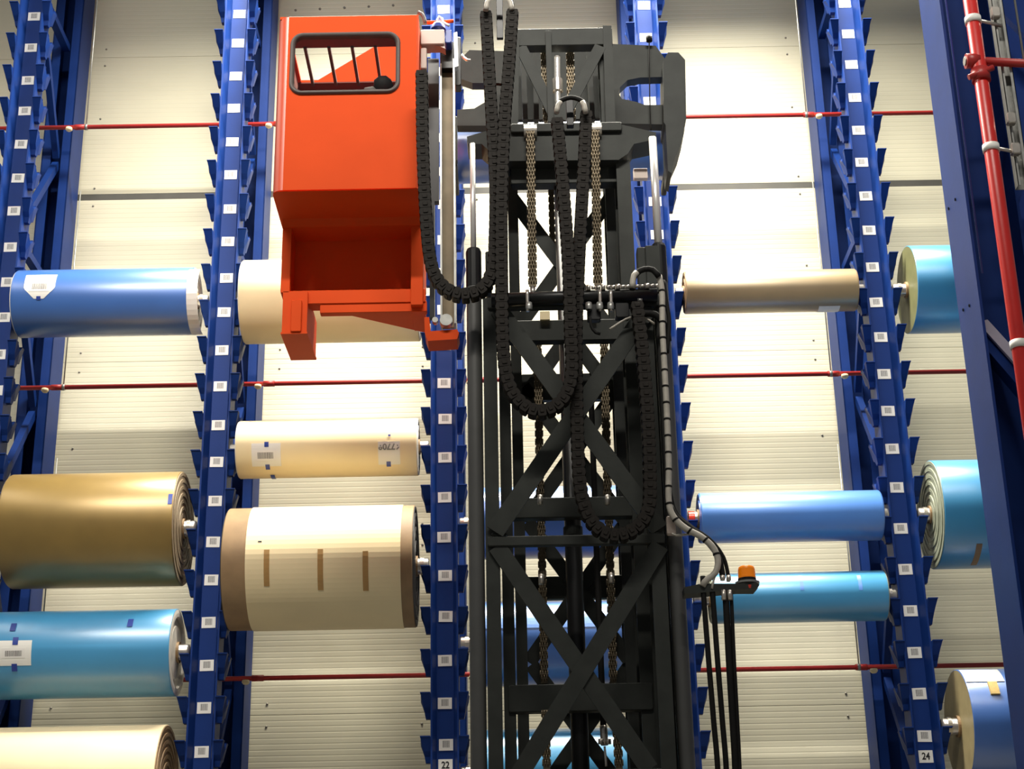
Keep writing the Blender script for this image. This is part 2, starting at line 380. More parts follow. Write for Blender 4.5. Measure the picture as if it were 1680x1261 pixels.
# bay between A and B
R = roll('royal blue roll with a white paper label at its left end, upper left', 33, 322, 170, 441, 552, 'royal', 'paperend', (A, B), core=0.07)
patch(R, 305, 323, 443, 548, 314, 'end_wrap', 'white', 0.004, seg=16)
patch(R, 40, 91, 452, 490, 65, 'paper_label', 'white', 0.004, poly=lambda t: 0 if t < 0.62 else (t-0.62)*0.9, seg=12)
patch(R, 49, 83, 462, 478, 65, 'label_barcode', 'rollbarcode', 0.006)
patch(R, 60, 67, 486, 492, 65, 'blue_tape', 'bluetape', 0.006)
R = roll('large golden brown roll running out of the left edge', ('w', A+0.3), 300, 150, 776, 964, 'gold', 'woodend', (A, B), core=0.085)
patch(R, 276, 283, 812, 828, 280, 'blue_tape', 'bluetape', 0.003)
R = roll('sky blue roll with a white barcode label, lower left', ('w', A+0.24), 291, 150, 1001, 1145, 'sky', 'paperend', (A, B), 'recess', core=0.085)
patch(R, -10, 52, 1051, 1091, 25, 'paper_label', 'white', 0.003)
patch(R, 4, 42, 1063, 1079, 25, 'label_barcode', 'rollbarcode', 0.005)
for x, y in ((22, 1046), (18, 1088), (208, 1017), (16, 1024)): patch(R, x, x+9, y, y+12, x+5, 'blue_tape', 'bluetape', 0.006)
roll('large cream white roll cut by the bottom left corner', ('w', A+0.3), 272, 120, 1191, 1400, 'creamdeep', 'brown', (A, B), core=0.085)
# bay between B and C
roll('cream roll half hidden behind the orange cab', 402, 688, 560, 424, 562, 'cream', 'paperend', (B, C), core=0.06)
R = roll('slim pale cream roll with two small labels below the cab', 394, 686, 540, 688, 783, 'cream', 'paperend', (B, C), core=0.065)
patch(R, 412, 460, 727, 764, 436, 'paper_label', 'white', 0.003); patch(R, 417, 453, 737, 755, 436, 'label_barcode', 'rollbarcode', 0.005)
patch(R, 620, 656, 724, 761, 640, 'paper_label', 'white', 0.003)
for x, y in ((434, 725), (433, 761), (438, 778), (633, 756)): patch(R, x, x+7, y, y+8, x+3, 'blue_tape', 'bluetape', 0.006)
patch(R, 637, 641, 713, 716, 640, 'blue_tape', 'bluetape', 0.006)
me = text_mesh('67708', 0.07); me.materials[0] = M['galv']; t = bpy.data.objects.new('label_print', me); COL.objects.link(t); t.parent = R['root']
ta = elev(638, 732); tn = math.asin(max(-1, min(1, R['Y']/math.cos(R['ec'])*math.sin(ta-R['ec'])/R['r'])))-R['ec']
t.location = Vector((P(638, 732, R['Y']-R['r']).x, R['Y']-(R['r']+0.006)*math.cos(tn), R['Z']+(R['r']+0.006)*math.sin(tn)))-R['og']
t.rotation_euler = Matrix.Rotation(math.pi/2-tn, 3, 'X').to_euler(); t.rotation_euler = (Matrix.Rotation(math.pi/2-tn, 3, 'X') @ Matrix.Rotation(math.pi, 3, 'Z')).to_euler()
R = roll('big brown roll wrapped in cream paper with three tape strips', 379, 682, 540, 831, 1032, 'brown', 'darkend', (B, C), core=0.085)
patch(R, 402, 657, 829, 1036, 530, 'cover_sheet', 'cream', 0.006, seg=40)
for x, y0, y1 in ((433, 903, 960), (521, 902, 966), (595, 905, 967)): patch(R, x, x+9, y0, y1, x, 'brown_tape', 'tape', 0.009, seg=8)
patch(R, 424, 430, 889, 891, 427, 'ink_mark', 'ink', 0.008, seg=2)
# bay between C and D (behind the mast)
roll('royal blue roll behind the middle of the mast', 778, 1062, 940, 797, 915, 'royal', 'paperend', (C, D_), core=0.065)
R = roll('deep blue roll behind the mast above the bottom cross beam', 776, 1068, 940, 984, 1124, 'royal', 'paperend', (C, D_), core=0.08)
patch(R, 776, 1068, 985, 1029, 940, 'film_overlap', 'azure', 0.004, seg=12)
roll('light blue roll behind the mast at the bottom edge', 782, 1074, 940, 1194, 1340, 'sky', 'paperend', (C, D_), core=0.075)
# bay between D and E
R = roll('slim bronze brown roll at upper right', 1123, 1402, 1260, 443, 513, 'kraft', 'brown', (D_, E_), core=0.062)
patch(R, 1349, 1384, 501, 514, 1366, 'paper_label', 'white', 0.003)
R = roll('medium blue roll right of the mast, above the orange beacon', 1147, 1442, 1300, 806, 889, 'azure', 'royal', (D_, E_), core=0.075)
MB().lathe([(0, 0.0615), (0.05, 0.0615)], (R['X0']-0.09, R['Y'], R['Z']), (1, 0, 0), 24).build('red_tape', 'redlens', R['root'], R['og'])
R = roll('sky blue roll behind the orange beacon', 1166, 1450, 1300, 938, 1021, 'sky', 'sage', (D_, E_), core=0.07)
patch(R, 1180, 1222, 962, 973, 1205, 'paper_label', 'white', 0.004)
for x in (1312, 1408): patch(R, x, x+6, 944, 968, x, 'clear_tape', 'azure', 0.003)
# bay right of E
roll('cyan roll with an olive green end disc, upper right', 1488, ('w', F_-0.25), 1540, 402, 547, 'cyan', 'olive', (E_, F_), 'flat', core=0.07)
R = roll('cyan roll with a grey ringed end beside the upright numbered 24', 1527, ('w', F_-0.25), 1575, 754, 933, 'cyan', 'sage', (E_, F_), 'rings', core=0.075)
patch(R, 1612, 1622, 890, 925, 1617, 'brown_tape', 'brown', 0.003)
R = roll('blue roll with sand coloured end and white taped sheet, lower right', 1573, ('w', F_-0.25), 1620, 1097, 1285, 'royal', 'sand', (E_, F_), 'flat', core=0.085)
patch(R, 1588, 1652, 1100, 1120, 1618, 'taped_sheet', 'white', 0.006, seg=8)
patch(R, 1625, 1640, 1122, 1141, 1632, 'foam_wad', 'yelfoam', 0.02, seg=6, th=0.02)

# ------------------------------------------------------------------ stacker truck: telescopic mast, cab, carriage
TR = thing('stacker_truck', (P(945, 900, 10.3).x, 10.3, 0), 'black lattice-mast stacker truck with an orange operator cab', 'stacker truck'); TO = TR.location.copy()
def part(mb, name, m, parent=None, label=None, kind=None): return tag(mb.build(name, m, parent or TR, TO), label, None, None, kind)
MZ0 = 0.35
# chassis below the frame
part(MB().bbox(TO.x-0.85, TO.x+0.85, 9.2, 11.4, 0.12, 0.5, 0.05), 'chassis', 'black')
for sx in (-0.6, 0.6):
    for yy in (9.6, 11.0): part(MB().lathe([(-0.08, 0.001), (-0.08, 0.17), (0.08, 0.17), (0.08, 0.001)], (TO.x+sx, yy, 0.17), (1, 0, 0), 24, smooth=False), 'wheel', 'rubber')

def rail(x0, x1, yref, Y0, Y1, ytop, name='mast_rail', open_=1):
    """channel-section mast rail measured at pixel row yref"""
    a, b = P(x0, yref, Y0).x, P(x1, yref, Y0).x; zt = P((x0+x1)/2, ytop, Y0).z; t = 0.018; mb = MB()
    mb.box(a, b, Y0, Y0+t, MZ0, zt).box(a, b, Y1-t, Y1, MZ0, zt)
    c = a if open_ > 0 else b-t
    mb.box(c, c+t, Y0+t, Y1-t, MZ0, zt)
    return part(mb, name, 'black')
def flat(p, q, Y, wpx, name='diagonal_brace', th=0.014, m='black'):
    a, b = P(*p, Y), P(*q, Y); sc = (a-CAM).dot(FW)/FPX
    return part(MB().bar(a, b, wpx*sc, th), name, m)
def plate(x0, x1, y0, y1, Y, th, name='cross_beam', m='black', bev=0.008):
    a, b = P(x0, y1, Y), P(x1, y0, Y); z0 = (P(x0, y1, Y).z+P(x1, y1, Y).z)/2; z1 = (P(x0, y0, Y).z+P(x1, y0, Y).z)/2
    return part(MB().bbox(a.x, b.x, Y, Y+th, z0, z1, bev), name, m)
def ngon(pts, Y, th, name, m='black', parent=None): return part(MB().prism([P(x, y, Y) for x, y in pts], (0, th, 0)), name, m, parent)
def tube_px(pts, Y, rpx, name, m, parent=None, n=10, step=0.03):
    q = spline([P(p[0], p[1], p[2] if len(p) > 2 else Y) for p in pts], step); sc = (q[0]-CAM).dot(FW)/FPX
    return part(MB().tube(q, rpx*sc, n), name, m, parent)
S1, S2, S3 = 9.9, 10.25, 10.6
# outer stage
rail(797, 820, 900, S1, S1+0.24, 488); rail(1067, 1091, 900, S1, S1+0.24, 488, open_=-1)
rail(1094, 1118, 900, S1+0.1, S1+0.36, 470, open_=-1)
# middle stage
rail(823, 842, 900, S2, S2+0.24, 262); rail(1040, 1065, 900, S2, S2+0.24, 262, open_=-1)
# inner stage
rail(844, 862, 900, S3, S3+0.22, 48); rail(1018, 1038, 900, S3, S3+0.22, 44, open_=-1)
# front lattice of the outer stage
for k, (p, q) in enumerate((((818, 508), (1082, 868)), ((1062, 508), (812, 872)), ((815, 896), (1066, 1262)), ((1083, 894), (852, 1270)), ((1078, 1280), (840, 1640)), ((845, 1280), (1090, 1640)))):
    flat(p, q, S1-0.012-0.015*(k % 2), 29)
plate(800, 1091, 877, 893, S1-0.03, 0.05)
plate(806, 1086, 1262, 1282, S1-0.03, 0.05)
for x in (806, 1063): plate(x, x+26, 873, 878, S1-0.02, 0.06, 'weld_gusset')
# stage cross beams
plate(832, 1032, 524, 558, S2+0.02, 0.08); plate(838, 1042, 815, 848, S2+0.02, 0.08); plate(835, 1070, 1121, 1166, S2-0.02, 0.08)
plate(838, 1018, 262, 300, S2+0.06, 0.10)
plate(856, 1016, 612, 655, S3+0.05, 0.06); plate(862, 1030, 944, 981, S3+0.05, 0.06)
# inner lattice
for k, (p, q) in enumerate((((838, 322), (1004, 545)), ((1006, 318), (842, 548)), ((934, 548), (862, 650)), ((934, 548), (1010, 650)),
                            ((858, 634), (1024, 852)), ((1016, 634), (862, 856)), ((866, 856), (1032, 1082)), ((1026, 858), (868, 1086)),
                            ((872, 1090), (1040, 1320)), ((1034, 1090), (874, 1320)))):
    flat(p, q, S3+0.03+0.016*(k % 2), 23)
# head frame of the inner stage
plate(843, 1004, 46, 74, S3-0.04, 0.10, 'head_beam')
ngon([(989, 42), (1003, 42), (1010, 204), (994, 204)], S3-0.05, 0.07, 'head_post'); ngon([(840, 60), (852, 60), (850, 206), (836, 206)], S3-0.05, 0.07, 'head_post')
flat((854, 77), (913, 196), S3-0.03, 19); flat((985, 76), (922, 196), S3-0.045, 19)
plate(899, 904, 50, 200, S3-0.06, 0.02, 'centre_strip', bev=0.002)
part(MB().lathe([(0, 0.04), (0.1, 0.04)], P(915, 150, S3+0.05), (0, 0, 1), 16), 'ram_gland', 'steel')
tube_px([(915, 172), (914, 92)], S3+0.05, 5, 'lift_ram_rod', 'chrome')
# yoke with two ears carrying the side rams
part(MB().prism([P(x, y, S2-0.05) for x, y in ((766, 224), (800, 214), (845, 203), (1010, 202), (1076, 217), (1077, 228), (1040, 236), (1030, 252), (1015, 262), (830, 264), (806, 250), (790, 236), (768, 236))], (0, 0.22, 0)), 'ram_yoke', 'black')
plate(838, 1020, 201, 215, S2-0.08, 0.05, 'yoke_rim')
for xt, yt, xb, yb, wt, wb in ((774, 236, 778, 416, 9, 25), (1072, 226, 1079, 408, 13, 24)):
    Yr = S1+0.05; a = P((xt+xb)/2, (yt+yb)/2, Yr); sc = (a-CAM).dot(FW)/FPX; zt_, zb_ = P(xt, yt, Yr).z, P(xb, yb, Yr).z; rb_ = wb/2*sc
    part(MB().tube([(a.x, a.y, zb_-0.1), (a.x, a.y, zt_)], wt/2*sc, 20), 'side_ram_rod', 'chrome')
    part(MB().lathe([(0, 0.001), (0, rb_*0.85), (-0.02, rb_), (-0.28, rb_), (-0.28, rb_*0.96)], (a.x, a.y, zb_+0.03), (0, 0, 1), 24, smooth=False), 'ram_gland_nut', 'blackgloss')
    part(MB().lathe([(0, rb_*0.96), (-(zb_-0.25-MZ0), rb_*0.96)], (a.x, a.y, zb_-0.25), (0, 0, 1), 24), 'side_ram_barrel', 'ramgrey')
plate(797, 806, 412, 480, S1+0.02, 0.1, 'ram_bracket'); plate(1048, 1060, 405, 470, S1+0.02, 0.1, 'ram_bracket'); plate(1062, 1082, 402, 480, S1, 0.1, 'ram_bracket')
# big centre ram and slim supply hose
c = P(941, 900, S2+0.13); zt = P(925, 232, S2+0.13).z; rr = (P(955, 900, S2+0.13)-c).length
part(MB().tube([(c.x, c.y, MZ0), (c.x, c.y, zt)], rr, 24), 'centre_ram', 'blackgloss')
part(MB().lathe([(0, rr*1.15), (0.06, rr*1.15), (0.06, rr)], (c.x, c.y, P(935, 880, c.y).z), (0, 0, 1), 24, smooth=False), 'ram_collar', 'black')
tube_px([(970, 660), (975, 800), (981, 960), (990, 1195)], S2+0.1, 5, 'supply_hose', 'rubber')
tube_px([(990, 1190), (992, 1224)], S2+0.1, 6.5, 'hose_fitting', 'steel'); tube_px([(992, 1224), (995, 1262)], S2+0.1, 2, 'valve_stem', 'chrome')
for x in (986, 998): tube_px([(x, 1212), (x, 1222)], S2+0.07, 5, 'hose_fitting', 'steel')
# lift chains: leaf-chain plates strung along the run
def leaf_chain(p, q, Y, wpx):
    a, b = P(*p, Y), P(*q, Y); sc = (a-CAM).dot(FW)/FPX; wd = wpx*sc; L = (b-a).length; t = (b-a)/L; pitch = 0.03; n = int(L/pitch); mb = MB(); ax = Vector((1, 0, 0)); ay = Vector((0, 1, 0))
    for i in range(n):
        c0 = a+t*(i+0.5)*pitch; lanes = (-0.44, -0.15, 0.15, 0.44) if i % 2 == 0 else (-0.3, 0.0, 0.3)
        for l in lanes:
            o = c0+ax*l*wd; hw = wd*0.075; hd = 0.022; hl = pitch*0.72
            mb.add([o+ax*hw*sx+ay*hd*sy*(0.72 if abs(sz) > 0.6 else 1)+t*hl*sz for sz in (-0.75, -0.35, 0.35, 0.75) for sx, sy in ((-1, -1), (1, -1), (1, 1), (-1, 1))],
                   [(0, 1, 2, 3), (15, 14, 13, 12)]+[(r*4+j, r*4+4+j, r*4+4+(j+1) % 4, r*4+(j+1) % 4) for r in range(3) for j in range(4)])
        c1 = a+t*i*pitch; mb.tube([c1-ax*wd*0.5, c1+ax*wd*0.5], 0.008, 6)
    mb.bar(a, b, wd*0.82, 0.012)
    return part(mb, 'lift_chain', 'chain', None, None, 'stuff')
leaf_chain((870, 216), (874, 470), S2-0.10, 14); leaf_chain((976, 214), (981, 468), S2-0.10, 14)
leaf_chain((893, 78), (898, 202), S3+0.12, 13); leaf_chain((935, 78), (938, 200), S3+0.12, 13)
leaf_chain((882, 560), (886, 812), S3-0.06, 13); leaf_chain((991, 560), (997, 812), S3-0.06, 13)
leaf_chain((888, 850), (893, 1120), S3-0.06, 13); leaf_chain((999, 850), (1006, 1120), S3-0.06, 13)
leaf_chain((895, 1166), (897, 1262), S2-0.05, 14); leaf_chain((1010, 1166), (1016, 1262), S2-0.05, 14)
leaf_chain((904, 300), (907, 420), S3+0.12, 10)
for x, y in ((870, 216), (976, 214)): part(MB().lathe([(-0.045, 0.001), (-0.045, 0.05), (0.045, 0.05), (0.045, 0.001)], P(x, y, S2-0.06), (1, 0, 0), 20, smooth=False), 'chain_wheel', 'steel')
for x, y in ((874, 474), (981, 472), (886, 816), (997, 816), (888, 946), (1003, 944)): part(MB().tube([P(x, y-4, S2-0.09), P(x, y+12, S2-0.09)], 0.018, 10), 'chain_anchor', 'steel')
# top manifold with hydraulic fittings
a, b = P(806, 492, S1-0.06), P(1078, 484, S1-0.06)
part(MB().tube([a, b], 0.045, 16), 'manifold_bar', 'blackgloss')
plate(800, 1082, 486, 503, S1-0.02, 0.06)
for i in range(15):
    x = 962+i*8; y = 472-i*0.25; big = i % 3 == 0
    part(MB().tube([P(x, y, S1-0.10), P(x+7, y, S1-0.10)], 0.02 if big else 0.013, 8), 'pipe_fitting', 'steel')
for x in (984, 1002, 865): tube_px([(x, 476), (x+1, 512)], S1-0.11, 3, 'pipe_fitting', 'steel')
for x in (966, 984, 1002, 868): part(MB().lathe([(0, 0.02), (0.02, 0.024), (0.05, 0.02), (0.05, 0.001)], P(x, 508, S1-0.11), (0, 0, 1), 10), 'pipe_fitting', 'galv')
plate(964, 985, 498, 524, S1-0.09, 0.06, 'valve_block', 'blackgloss'); plate(1010, 1032, 496, 520, S1-0.09, 0.07, 'valve_block', 'blackgloss')
plate(886, 902, 510, 524, S2-0.03, 0.02, 'rating_plate', 'cream', 0.002); plate(972, 979, 510, 523, S2-0.03, 0.02, 'rating_plate', 'cream', 0.002)
tube_px([(968, 520), (970, 535), (978, 546), (992, 548)], S1-0.1, 2.5, 'control_cable', 'rubber')
tube_px([(1052, 514), (1075, 516), (1092, 535), (1096, 560)], S1-0.1, 6, 'control_hose', 'rubber')
tube_px([(1000, 540), (1030, 522), (1055, 520), (1075, 532)], S1-0.09, 2, 'control_cable', 'conduit')
tube_px([(1050, 512), (1056, 514)], S1-0.1, 5, 'hose_fitting', 'steel'); tube_px([(1046, 492), (1060, 493)], S1-0.1, 3, 'hose_fitting', 'galv')

# cable carriers: every link its own piece
lk = MB()
lw, lh, ld = 0.038, 0.026, 0.045
lk.add([(sx*lw*(1 if abs(sz) < 0.6 else 0.86), sy*ld*k, sz*lh) for sz in (-1, -0.55, 0.55, 1) for k in (1,) for sx, sy in ((-1, -1), (1, -1), (1, 1), (-1, 1))],
       [(3, 2, 1, 0), (12, 13, 14, 15)]+[(r*4+j, r*4+(j+1) % 4, r*4+4+(j+1) % 4, r*4+4+j) for r in range(3) for j in range(4)])
lk.bbox(-0.016, 0.016, -ld-0.006, -ld+0.004, -0.012, 0.012, 0.003); lk.box(-lw-0.004, -lw+0.006, -ld*0.8, ld*0.8, -0.010, 0.010); lk.box(lw-0.006, lw+0.004, -ld*0.8, ld*0.8, -0.010, 0.010)
LINK = lk.build('carrier_link', 'carrier'); first_link = [True]
def carrier(pts, Y, wscale=1.0):
    wp = [P(x, y, Y) for x, y in pts]; q = spline(wp, 0.055)
    core_ = part(MB().tube(q, 0.016, 6), 'cable_carrier', 'rubber')
    for i in range(len(q)-1):
        t = (q[i+1]-q[i]).normalized(); n = Vector((0, 1, 0)).cross(t).normalized(); c = (q[i]+q[i+1])/2-TO
        if first_link[0]: o = LINK; first_link[0] = False; o.parent = core_
        else: o = copyobj(LINK, core_)
        o.matrix_local = Matrix(((n.x*wscale, 0, t.x, c.x), (n.y*wscale, 1, t.y, c.y), (n.z*wscale, 0, t.z, c.z), (0, 0, 0, 1)))
    return core_
carrier([(692, 120), (694, 250), (700, 370), (707, 432), (720, 464), (745, 483), (775, 484), (797, 470), (809, 440), (812, 400), (813, 300), (806, 180), (797, 20)], 9.68)
carrier([(841, 20), (835, 110), (828, 200), (823, 320), (823, 450), (825, 560), (832, 622), (848, 656), (876, 676), (905, 672), (928, 650), (938, 612), (936, 540), (932, 420), (923, 300), (913, 190)], 9.64)
carrier([(962, 186), (957, 290), (950, 420), (945, 560), (947, 700), (951, 790), (962, 840), (985, 872), (1015, 880), (1045, 866), (1063, 838), (1066, 790), (1062, 680), (1053, 570), (1043, 486)], 9.72)
# white hose ends and clamp arches on the carrier heads
def arch(x0, x1, y, Y, h):
    tube_px([(x0, y+4), (x0+2, y-h*0.6), ((x0+x1)/2, y-h), (x1-2, y-h*0.6), (x1, y+4)], Y, 4, 'hose_arch', 'rubber')
    for x, s in ((x0, 1), (x1, -1)): tube_px([(x, y+3), (x+s*3, y-h*0.45), (x+s*7, y-h*0.75)], Y-0.03, 4.5, 'hose_end', 'conduit')
arch(913, 961, 182, 9.66, 22); arch(797, 840, 14, 9.62, 24)
plate(815, 824, -30, 62, 9.75, 0.03, 'carrier_post', 'blackgloss', 0.004); plate(930, 940, 160, 205, 9.75, 0.05, 'carrier_post', 'blackgloss', 0.004)
# conduit bundle on the right of the mast
tube_px([(1037, 475), (1040, 455), (1052, 443), (1070, 442), (1082, 455)], 9.68, 5, 'hose_arch', 'rubber')
tube_px([(1037, 472), (1040, 452), (1049, 443)], 9.66, 5, 'hose_end', 'conduit')
cond = tube_px([(1081, 452), (1086, 480), (1087, 540), (1090, 600), (1094, 680), (1097, 760), (1097, 820), (1104, 846), (1124, 866), (1150, 880), (1170, 898), (1178, 920), (1173, 940), (1158, 952), (1152, 962)], 9.7, 5, 'conduit_bundle', 'conduit')
q = spline([P(x, y, 9.7) for x, y in ((1081, 452), (1086, 480), (1087, 540), (1090, 600), (1094, 680), (1097, 760), (1097, 820), (1104, 846), (1124, 866), (1150, 880), (1170, 898), (1178, 920), (1173, 940), (1158, 952))], 0.11)
for i in range(1, len(q)-1):
    t = (q[i+1]-q[i-1]).normalized()*0.006; part(MB().tube([q[i]-t, q[i]+t], 0.0225, 10), 'cable_tie', 'rubber', cond)
tube_px([(1100, 830), (1110, 848), (1135, 868), (1160, 888), (1178, 912), (1184, 935), (1186, 952)], 9.74, 5, 'black_hose', 'rubber')
tube_px([(1098, 800), (1108, 838), (1132, 862), (1165, 885), (1186, 912), (1194, 940), (1195, 955)], 9.77, 3.2, 'black_hose', 'rubber')
tube_px([(1088, 460), (1094, 500), (1098, 530), (1094, 580)], 9.72, 3.5, 'black_hose', 'rubber')
tube_px([(1176, 935), (1170, 955), (1168, 966)], 9.7, 2, 'control_cable', 'conduit')
plate(1095, 1108, 846, 875, 9.78, 0.05, 'junction_box', 'greybox', 0.006)
tube_px([(1102, 875), (1112, 878), (1128, 876), (1138, 876)], 9.74, 2, 'control_cable', 'conduit')
# bracket with beacon and the four hanging hoses
br_ = ngon([(1122, 963), (1150, 957), (1210, 957), (1240, 954), (1246, 959), (1240, 966), (1212, 966), (1160, 971), (1123, 974)], 9.70, 0.12, 'hose_bracket', 'black')
bc = P(1226, 955, 9.76); part(MB().lathe([(0, 0.001), (0, 0.072), (0.012, 0.074), (0.012, 0.05)], bc+Vector((0, 0, -0.012)), (0, 0, 1), 24, smooth=False), 'beacon_seat', 'galv')
bb = part(MB().lathe([(0, 0.056), (0.022, 0.056), (0.022, 0.05)], bc, (0, 0, 1), 24, smooth=False), 'beacon_base', 'blackgloss')
prof = [(0.022, 0.052), (0.03, 0.054)]
for i in range(5): prof += [(0.034+i*0.011, 0.054-i*0.0006), (0.039+i*0.011, 0.0515-i*0.0006)]
prof += [(0.092, 0.048), (0.098, 0.04), (0.1, 0.001)]
part(MB().lathe(prof, bc, (0, 0, 1), 28), 'beacon_lens', 'amber', bb)
part(MB().lathe([(0, 0.014), (-0.02, 0.012), (-0.026, 0.001)], bc+Vector((0.005, -0.05, -0.03)), (0, 0, 1), 12), 'indicator_lamp', 'redlens')
for x0, x1, r_ in ((1153, 1178, 4.5), (1168, 1192, 4.5), (1189, 1207, 5.5), (1198, 1214, 3.2)):
    tube_px([(x0, 945 if x0 < 1160 else 962), (x0+2, 985), ((x0*2+x1)/3+1, 1080), ((x0+x1*2)/3+1, 1180), (x1, 1270), (x1+4, 1420)], 9.72, r_, 'hanging_hose', 'rubber')
for x in (1185, 1195): tube_px([(x, 944), (x+1, 957)], 9.72, 4.2, 'hose_fitting', 'steel'); tube_px([(x+2, 968), (x+3, 985)], 9.70, 4.2, 'hose_fitting', 'steel')
# carriage plates behind the mast and the roll it carries
CYR = 11.15
ngon([(752, 100), (770, 82), (836, 84), (836, 140), (818, 136), (775, 136), (752, 128)], CYR, 0.1, 'carriage_arm')
ngon([(750, 180), (778, 178), (798, 166), (818, 162), (836, 150), (836, 206), (750, 206)], CYR, 0.1, 'carriage_arm')
ngon([(808, 100), (842, 100), (842, 200), (808, 200), (812, 160), (815, 148), (811, 138)], CYR+0.02, 0.06, 'carriage_plate')
ngon([(1004, 72), (1076, 75), (1092, 98), (1092, 126), (1050, 127), (1030, 131), (1018, 142), (1014, 152), (1020, 162), (1044, 167), (1058, 172), (1092, 172), (1092, 204), (1004, 202)], CYR, 0.1, 'carriage_plate')
ngon([(1088, 100), (1096, 86), (1113, 86), (1124, 98), (1126, 195), (1121, 206), (1123, 214), (1116, 240), (1106, 262), (1102, 284), (1096, 280), (1092, 205), (1089, 200)], CYR-0.14, 0.3, 'carriage_end_block')
plate(848, 1000, 84, 196, CYR+0.2, 0.04, 'carriage_back_plate')
for (p, q) in (((858, 90), (862, 200)), ((878, 90), (880, 200)), ((966, 90), (972, 200)), ((984, 90), (990, 200))): flat(p, q, CYR+0.02, 8, 'carriage_rib', 0.08)
plate(1040, 1062, 276, 292, 11.5, 0.05, 'sensor_box', 'greybox', 0.004)
for x0, x1 in ((741, 750), (1093, 1101)): plate(x0, x1, 258, 272, 11.5, 0.5, 'fork_tine'); plate(x0, x1, 190, 264, 11.44, 0.06, 'fork_shank')
tube_px([(1065, 66), (1066, 160), (1068, 215)], CYR-0.05, 1.0, 'pull_cord', 'rubber'); part(MB().lathe([(-0.02, 0.001), (-0.02, 0.025), (0.02, 0.025), (0.03, 0.001)], P(1065, 64, CYR-0.05), (0, 0, 1), 12), 'cord_knob', 'rubber')

# ------------------------------------------------------------------ operator cab
CY0 = 9.9
ctl, ctr, cbl, cbr = P(455, 26, CY0), P(684, 21, CY0), P(447, 314, CY0), P(688, 306, CY0)
zt = (ctl.z+ctr.z)/2; zb = (cbl.z+cbr.z)/2; XL, XR = (ctl.x+cbl.x)/2, (ctr.x+cbr.x)/2
CYB = 11.1; RC = 0.075
def rrect(x0, x1, z0, z1, r, n=8):
    out = []
    for cx, cz, a0 in ((x1-r, z1-r, 0), (x0+r, z1-r, 90), (x0+r, z0+r, 180), (x1-r, z0+r, 270)):
        for i in range(n+1): a = math.radians(a0+90*i/n); out.append((cx+r*math.cos(a), cz+r*math.sin(a)))
    return out
wx0, wx1 = P(479, 105, CY0).x, P(653, 105, CY0).x; wz1, wz0 = P(566, 57, CY0).z, P(566, 151, CY0).z
inner = rrect(wx0, wx1, wz0, wz1, 0.075)
def outer_pt(x, z, x0, x1, z0, z1):
    cx, cz = (wx0+wx1)/2, (wz0+wz1)/2; dx, dz = x-cx, z-cz
    s = min([((x1 if dx > 0 else x0)-cx)/dx if abs(dx) > 1e-6 else 1e9, ((z1 if dz > 0 else z0)-cz)/dz if abs(dz) > 1e-6 else 1e9]); return (cx+dx*s, cz+dz*s)
n = len(inner); mb = MB(); fx0, fx1 = XL+RC, XR-0.012
outer = [outer_pt(x, z, fx0, fx1, zb, zt-0.015) for x, z in inner]
corn = {(1, 1): (fx1, zt-0.015), (-1, 1): (fx0, zt-0.015), (-1, -1): (fx0, zb), (1, -1): (fx1, zb)}
mb.add([(x, CY0, z) for x, z in inner]+[(x, CY0, z) for x, z in outer]+[(x, CY0+0.05, z) for x, z in inner],
       [(i, (i+1) % n, n+(i+1) % n, n+i) for i in range(n)]+[(i, 2*n+i, 2*n+(i+1) % n, (i+1) % n) for i in range(n)])
cc = ((wx0+wx1)/2, (wz0+wz1)/2); angp = lambda p: math.atan2(p[1]-cc[1], p[0]-cc[0])
for i in range(n):   # corner fillers of the front sheet
    p, q = outer[i], outer[(i+1) % n]; span = (angp(q)-angp(p)) % (2*math.pi)
    ks = sorted([((angp(c)-angp(p)) % (2*math.pi), c) for c in corn.values() if 1e-6 < (angp(c)-angp(p)) % (2*math.pi) < span-1e-6])
    if ks and span < 3.0:
        loop = [p]+[c for _, c in ks]+[q]; mb.add([(x, CY0, z) for x, z in loop], [tuple(range(len(loop)))])
# rounded left corner, top roll, right corner, side walls
seg = 8; cl = [(XL+RC-RC*math.sin(math.radians(90*i/seg)), CY0+RC-RC*math.cos(math.radians(90*i/seg))) for i in range(seg+1)]
ztl = zt-0.015
mb.add([(fx0, CY0, ztl), (fx1, CY0, ztl), (fx1, CY0+0.02, zt), (fx0, CY0+0.02, zt)], [(0, 1, 2, 3)])
mb.box(XL, XL+0.025, CY0+RC, CYB, zb, zt-0.01); mb.add([(fx1, CY0, zb), (XR, CY0+0.012, zb), (XR, CY0+0.012, ztl), (fx1, CY0, ztl)], [(0, 1, 2, 3)])
mb.box(XR-0.025, XR, CY0+0.012, CYB, zb, zt-0.01)
